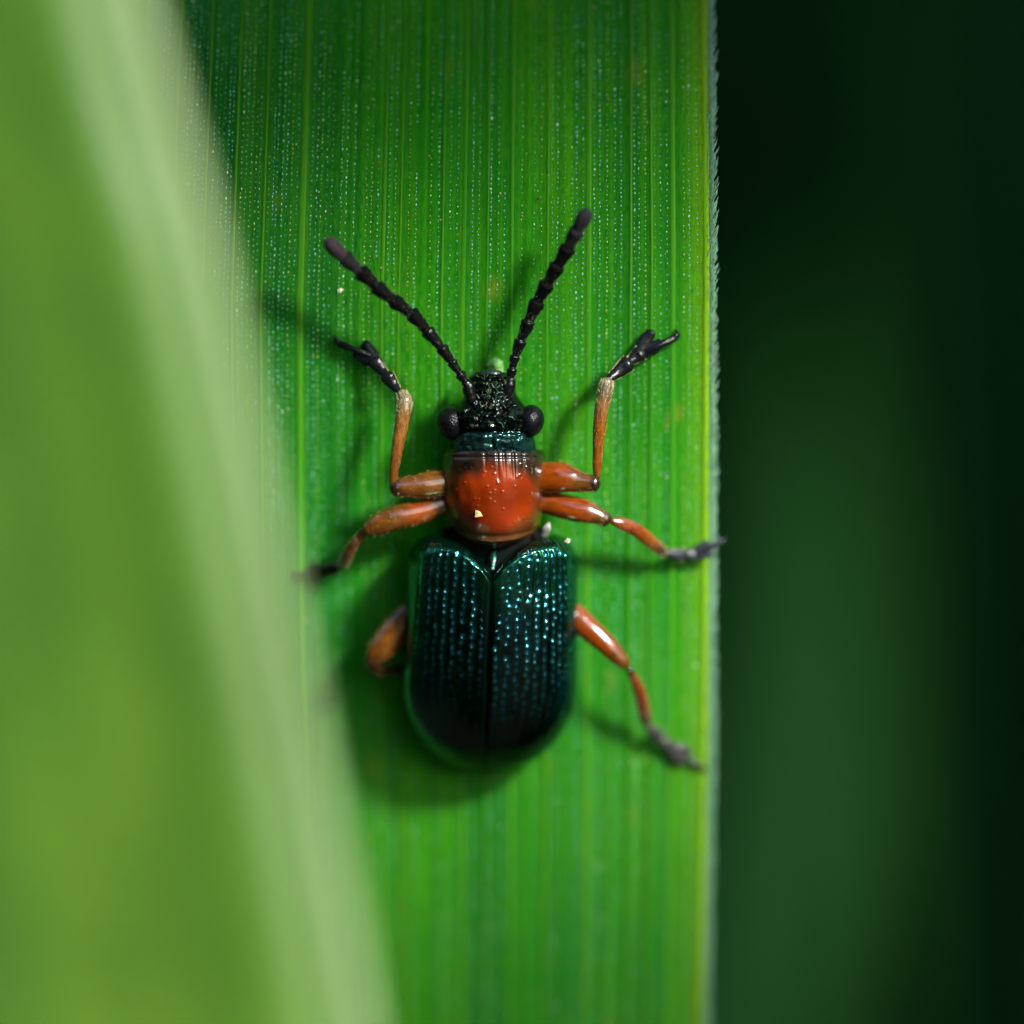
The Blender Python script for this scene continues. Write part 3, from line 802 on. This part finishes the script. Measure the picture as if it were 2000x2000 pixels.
# legs
OR = (.23, .044, .003); BR = (.13, .046, .005); DK = (.03, .014, .006); PA = (.19, .14, .075); BK = (.006, .008, .009); GR = (.22, .20, .17)
def leg(femur, tibia, tars, claw, fuzz=1, seed=1, knee_hairs=0, tarsal_colour=BK, tscale=1.0):
    def expand(rows_): return [(x_, y_, Z(x_, y_, h), r, *c) for x_, y_, h, r, c in rows_]
    v, f, t = tube(expand(femur), 7, 24, .9, rough=.05, freq=5)
    root = mesh_obj('leg', v, f, M_AMBER, beetle, tint=t)
    v, f, t = tube(expand(tibia), 7, 20, .9, rough=.08, freq=8)
    mesh_obj('tibia', v, f, M_AMBER, root, tint=t)
    # tarsus: two heart-shaped joints, a bilobed third and the slim claw joint
    r_ = random.Random(seed); hb_ = Bag()
    for (ax, ay, ah), (bx, by, bh), w, kind in tars:
        w *= 1.25
        dx, dy = bx - ax, by - ay; n_ = math.hypot(dx, dy); dx /= n_; dy /= n_; sx, sy = -dy, dx
        bag = Bag()
        if kind == 'lobes':
            for sg in (-1, 1):
                v, f, t = tube([(ax, ay, Z(ax, ay, ah), w * .45, *tarsal_colour), (ax + dx * n_ * .4 + sg * sx * w * .35, ay + dy * n_ * .4 + sg * sy * w * .35, Z(ax, ay, (ah + bh) / 2), w * .78, *tarsal_colour),
                                (bx + sg * sx * w * .72, by + sg * sy * w * .72, Z(bx, by, bh), w * .60, *tarsal_colour)], 6, 16, .5, rough=.12, freq=14)
                bag.add(v, f, t)
        elif kind == 'heart':
            v, f, t = tube([(ax, ay, Z(ax, ay, ah), w * .42, *tarsal_colour), (ax + dx * n_ * .5, ay + dy * n_ * .5, Z(ax, ay, (ah + bh) / 2), w * .72, *tarsal_colour),
                            (bx - dx * 2, by - dy * 2, Z(bx, by, bh), w * .98, *tarsal_colour)], 6, 16, .55, rough=.14, freq=14)
            bag.add(v, f, t)
        else:
            v, f, t = tube([(ax, ay, Z(ax, ay, ah), w * .5, *tarsal_colour), ((ax + bx) / 2, (ay + by) / 2, Z(bx, by, (ah + bh) / 2 + .03), w * .55, *tarsal_colour), (bx, by, Z(bx, by, bh), w * .7, *tarsal_colour)], 6, 14, .8, rough=.08)
            bag.add(v, f, t)
        bag.build('foot_joint', M_BLACK, root)
        if kind != 'slim':
            for k in range(int(90 * fuzz)):
                q = r_.uniform(.1, 1.05); sg = r_.choice((-1, 1)); ww = w * (.5 + .5 * q)
                x_ = ax + dx * n_ * q + sg * sx * ww * .85; y_ = ay + dy * n_ * q + sg * sy * ww * .85
                h = ah + (bh - ah) * min(1, q); L_ = r_.uniform(4, 8)
                v, f = hair(P(x_, y_, Z(x_, y_, h - .03)), P(x_ + dx * L_ * .8 + sg * sx * L_ * .6, y_ + dy * L_ * .8 + sg * sy * L_ * .6, Z(x_, y_, h - .05 + r_.uniform(-.02, .03))), .004, 3)
                g = r_.uniform(.6, 1.2); hb_.add(v, f, (.38 * g, .33 * g, .16 * g))
    for cl in claw:
        pts = [(x_, y_, Z(x_, y_, h), r, *BK) for x_, y_, h, r in cl]
        v, f, t = tube(pts, 5, 10, 1)
        mesh_obj('claw', v, f, M_BLACK, root, tint=t)
    # scattered short hairs along thigh and shin
    for rows_, cnt in ((expand(femur), 60), (expand(tibia), 120)):
        cc = catmull([a[:4] for a in rows_], 6)
        for k in range(cnt):
            i = r_.randrange(len(cc) // 6, len(cc) - 1); p0 = cc[i]; p1 = cc[i + 1]
            dx, dy = p1[0] - p0[0], p1[1] - p0[1]; n_ = math.hypot(dx, dy) + 1e-6; dx /= n_; dy /= n_
            a = r_.uniform(-.5, math.pi + .5); rr = p0[3] * .97
            ox, oy, od = -math.cos(a) * rr * dy, math.cos(a) * rr * dx, math.sin(a) * rr * S * .88
            L_ = r_.uniform(4, 8)
            v, f = hair(P(p0[0] + ox, p0[1] + oy, p0[2] + od), P(p0[0] + ox * 1.2 + dx * L_, p0[1] + oy * 1.2 + dy * L_, p0[2] + od * 1.2 + .01), .0028, 3)
            g = r_.uniform(.5, 1.2); hb_.add(v, f, (.34 * g, .24 * g, .10 * g))
    # pale down on the far end of the tibia
    tb = expand(tibia)[-3:]
    for k in range(int(150 * fuzz)):
        q = r_.random() ** .7 * 2; i = min(1, int(q)); w = q - i
        x_ = tb[i][0] * (1 - w) + tb[i + 1][0] * w; y_ = tb[i][1] * (1 - w) + tb[i + 1][1] * w; d_ = tb[i][2] * (1 - w) + tb[i + 1][2] * w; rr = tb[i][3] * (1 - w) + tb[i + 1][3] * w
        dx, dy = tb[i + 1][0] - tb[i][0], tb[i + 1][1] - tb[i][1]; n_ = math.hypot(dx, dy); dx /= n_; dy /= n_; sx, sy = -dy, dx
        a = r_.uniform(-.3, math.pi + .3); L_ = r_.uniform(5, 9)
        ox, oy, od = math.cos(a) * rr * sx * .93, math.cos(a) * rr * sy * .93, math.sin(a) * rr * S * .85
        v, f = hair(P(x_ + ox, y_ + oy, d_ + od), P(x_ + ox * 1.25 + dx * L_, y_ + oy * 1.25 + dy * L_, d_ + od * 1.25), .0038, 3)
        g = r_.uniform(.6, 1.2); hb_.add(v, f, (.42 * g, .38 * g, .22 * g))
    tag(hb_.build('fine_hairs', M_HAIR, root), kind='stuff')
    return root
# front left
leg([(905, 940, .60, 26, OR), (860, 944, .66, 28, BR), (825, 948, .74, 25, BR), (795, 951, .80, 20, BR), (774, 952, .82, 18, DK)],
    [(768, 940, .84, 8.5, BR), (770, 915, .82, 9.5, BR), (775, 880, .80, 11, (.2, .07, .012)), (781, 845, .76, 13, (.26, .10, .018)), (787, 812, .70, 14.5, (.22, .11, .03)), (791, 785, .64, 14, PA), (785, 768, .58, 10, PA)],
    [((779, 766, .55), (757, 736, .42), 12, 'heart'), ((756, 735, .40), (733, 708, .28), 12, 'heart'), ((733, 708, .26), (706, 682, .14), 14, 'lobes'), ((722, 694, .22), (664, 672, .12), 8.5, 'slim')],
    [[(664, 672, .12, 5), (655, 665, .10, 4), (654, 655, .03, 1)], [(664, 674, .12, 5), (658, 668, .06, 3.5), (660, 658, .02, 1)]], 1.0, 1)
# front right
leg([(1010, 932, .56, 30, OR), (1065, 932, .62, 31, OR), (1100, 933, .70, 30, OR), (1130, 940, .76, 22, BR), (1150, 943, .80, 17.5, BR), (1160, 944, .82, 17, DK)],
    [(1166, 930, .84, 7.5, BR), (1166, 905, .82, 9, (.20, .055, .005)), (1168, 870, .80, 10.5, (.22, .065, .005)), (1171, 830, .76, 12.5, (.22, .07, .006)), (1176, 790, .70, 14, (.22, .11, .04)), (1182, 762, .64, 14, (.12, .09, .05)), (1186, 746, .60, 12, PA)],
    [((1190, 740, .56), (1225, 711, .38), 14, 'heart'), ((1224, 711, .36), (1250, 690, .24), 13, 'heart'), ((1246, 692, .24), (1279, 662, .13), 15, 'lobes'), ((1255, 690, .22), (1314, 662, .13), 9, 'slim')],
    [[(1314, 662, .13, 5.5), (1322, 653, .10, 4.5), (1319, 643, .03, 1.2)], [(1316, 664, .12, 5), (1325, 657, .07, 3.5), (1325, 647, .02, 1)]], .9, 2)
# middle left
leg([(905, 985, .55, 20, BR), (862, 986, .60, 21, BR), (820, 1000, .68, 23, OR), (775, 1010, .76, 25, BR), (740, 1024, .80, 22, BR), (722, 1033, .80, 16, BR)],
    [(712, 1036, .80, 9, DK), (699, 1052, .72, 10, BR), (684, 1072, .60, 11.5, BR), (674, 1092, .46, 11.5, (.1, .03, .01)), (668, 1106, .34, 9, DK)],
    [((664, 1108, .32), (645, 1113, .22), 11, 'heart'), ((644, 1113, .20), (628, 1116, .14), 11, 'heart'), ((628, 1116, .14), (608, 1120, .08), 12, 'lobes'), ((614, 1118, .12), (580, 1124, .10), 7, 'slim')],
    [[(580, 1124, .10, 4), (571, 1122, .06, 3), (567, 1116, .01, 1)]], .5, 3)
# middle right
leg([(1010, 978, .50, 18, OR), (1062, 981, .58, 22, OR), (1105, 990, .68, 25, OR), (1140, 998, .76, 24, OR), (1168, 1008, .80, 17, BR), (1182, 1014, .80, 15, DK)],
    [(1197, 1018, .78, 8, BR), (1215, 1023, .72, 12, (.26, .05, .01)), (1240, 1034, .62, 14, (.2, .04, .004)), (1266, 1054, .48, 13.5, (.26, .07, .012)), (1290, 1074, .34, 11, DK), (1298, 1079, .30, 8, DK)],
    [((1302, 1080, .28), (1330, 1083, .20), 11, 'heart'), ((1332, 1083, .20), (1356, 1083, .16), 11, 'heart'), ((1356, 1082, .17), (1384, 1072, .18), 11, 'lobes'), ((1366, 1080, .19), (1408, 1058, .22), 7.5, 'slim')],
    [[(1408, 1058, .22, 4), (1416, 1052, .18, 3.4), (1421, 1056, .10, 1)]], .6, 4, tarsal_colour=(.03, .035, .045))
# hind left: thigh in view, shin folded back under the body
leg([(850, 1165, .50, 24, BR), (800, 1200, .58, 28, BR), (765, 1240, .68, 29, BR), (740, 1272, .76, 25, BR), (725, 1294, .78, 17, DK)],
    [(726, 1306, .72, 9, DK), (750, 1312, .52, 10, DK), (785, 1302, .34, 11, DK), (820, 1290, .22, 10, DK)],
    [((824, 1289, .20), (846, 1283, .12), 10, 'heart'), ((846, 1283, .12), (866, 1280, .08), 10, 'heart'), ((866, 1280, .08), (884, 1278, .06), 11, 'lobes')],
    [[(884, 1278, .08, 4), (900, 1276, .05, 1)]], .3, 5)
# hind right
leg([(1060, 1160, .48, 18, OR), (1115, 1198, .56, 25, OR), (1150, 1228, .66, 24, OR), (1185, 1260, .76, 20, OR), (1212, 1288, .80, 16, BR), (1219, 1296, .80, 13, BR)],
    [(1229, 1308, .76, 7, DK), (1238, 1325, .70, 9, (.25, .05, .01)), (1249, 1352, .58, 12, (.2, .032, .004)), (1257, 1385, .42, 12.5, (.2, .04, .01)), (1261, 1408, .30, 11, DK)],
    [((1265, 1416, .28), (1288, 1442, .18), 12, 'heart'), ((1288, 1442, .18), (1310, 1460, .12), 12, 'heart'), ((1310, 1460, .12), (1338, 1478, .08), 13, 'lobes'), ((1322, 1468, .12), (1366, 1496, .07), 8, 'slim')],
    [[(1366, 1496, .08, 4), (1375, 1500, .06, 3), (1380, 1508, .02, 1)]], .7, 6, tarsal_colour=(.05, .05, .05))

# wing membrane tips showing beside the collar
mb = Bag()
v, f, t = tube([(1062, 1046, Z(1062, 1046, .80), 6, .2, .19, .17), (1068, 1032, Z(1068, 1030, .84), 8, .2, .19, .18), (1072, 1022, Z(1072, 1018, .82), 3, .2, .19, .18)], 4, 10, .3, rough=.3, freq=18)
mesh_obj('wing_membrane', v, f, M_HAIR, beetle, tint=t)

# ------------------------------------------------------------------ specks lying on things
def crumb(name, label, cat, px, py, d, r, col, seed, flat=.35, n=11):
    r_ = random.Random(seed); v = []; c = np.array(P(px, py, d))
    for k in range(n):
        a = 2 * math.pi * k / n; q = r * r_.uniform(.6, 1.15) * S
        v.append(tuple(c + (q * math.cos(a), 0.003, q * math.sin(a))))
    v.append(tuple(c + (0, -r * S * flat, 0))); v.append(tuple(c + (r * S * .3, -r * S * flat * .8, r * S * .25)))
    v.append(tuple(c + (-r * S * .35, -r * S * flat * .6, -r * S * .2)))
    f = []
    for k in range(n):
        apex = n + (0 if k < n / 3 else 1 if k < 2 * n / 3 else 2)
        f.append((k, (k + 1) % n, apex))
    f += [(0, n + 2, n), (n // 3 + 1, n, n + 1), (2 * n // 3 + 1, n + 1, n + 2), (n, n + 2, n + 1)]
    return tag(mesh_obj(name, v, f, M_HAIR, None, smooth=False, tint=[col] * len(v)), label, cat)
def shield_top(px, py):
    return float(zl(py, 960)) + .22 + float(hp(np.array(float(py)), 0, 0)) * max(0.05, math.cos(math.asin(min(.99, abs(px - 963) / 101)))) ** .62
crumb('pollen_flake', 'tiny golden flake lying on the beetle\'s orange thorax', 'flake', 934, 1003, shield_top(934, 1003) + .005, 9, (.55, .36, .14), 3)
crumb('leaf_crumb', 'pale green crumb on the blade just ahead of the beetle\'s mouth', 'crumb', 967, 718, Z(967, 718, .10), 18, (.08, .24, .04), 5, .6)
crumb('pale_fleck', 'small cream fleck on the blade between left antenna and left front foot', 'fleck', 664, 567, Z(664, 567, .03), 5.5, (.55, .55, .36), 6)
crumb('black_speck', 'single black speck on the blade left of the right antenna\'s tip', 'speck', 1051, 388, Z(1051, 388, .04), 3.4, (.004, .004, .004), 7)
crumb('white_chip', 'whitish chip stuck on the right shoulder of the wing cases', 'chip', 1109, 1056, Z(1109, 1056, .34) + .8, 6, (.35, .38, .28), 8)
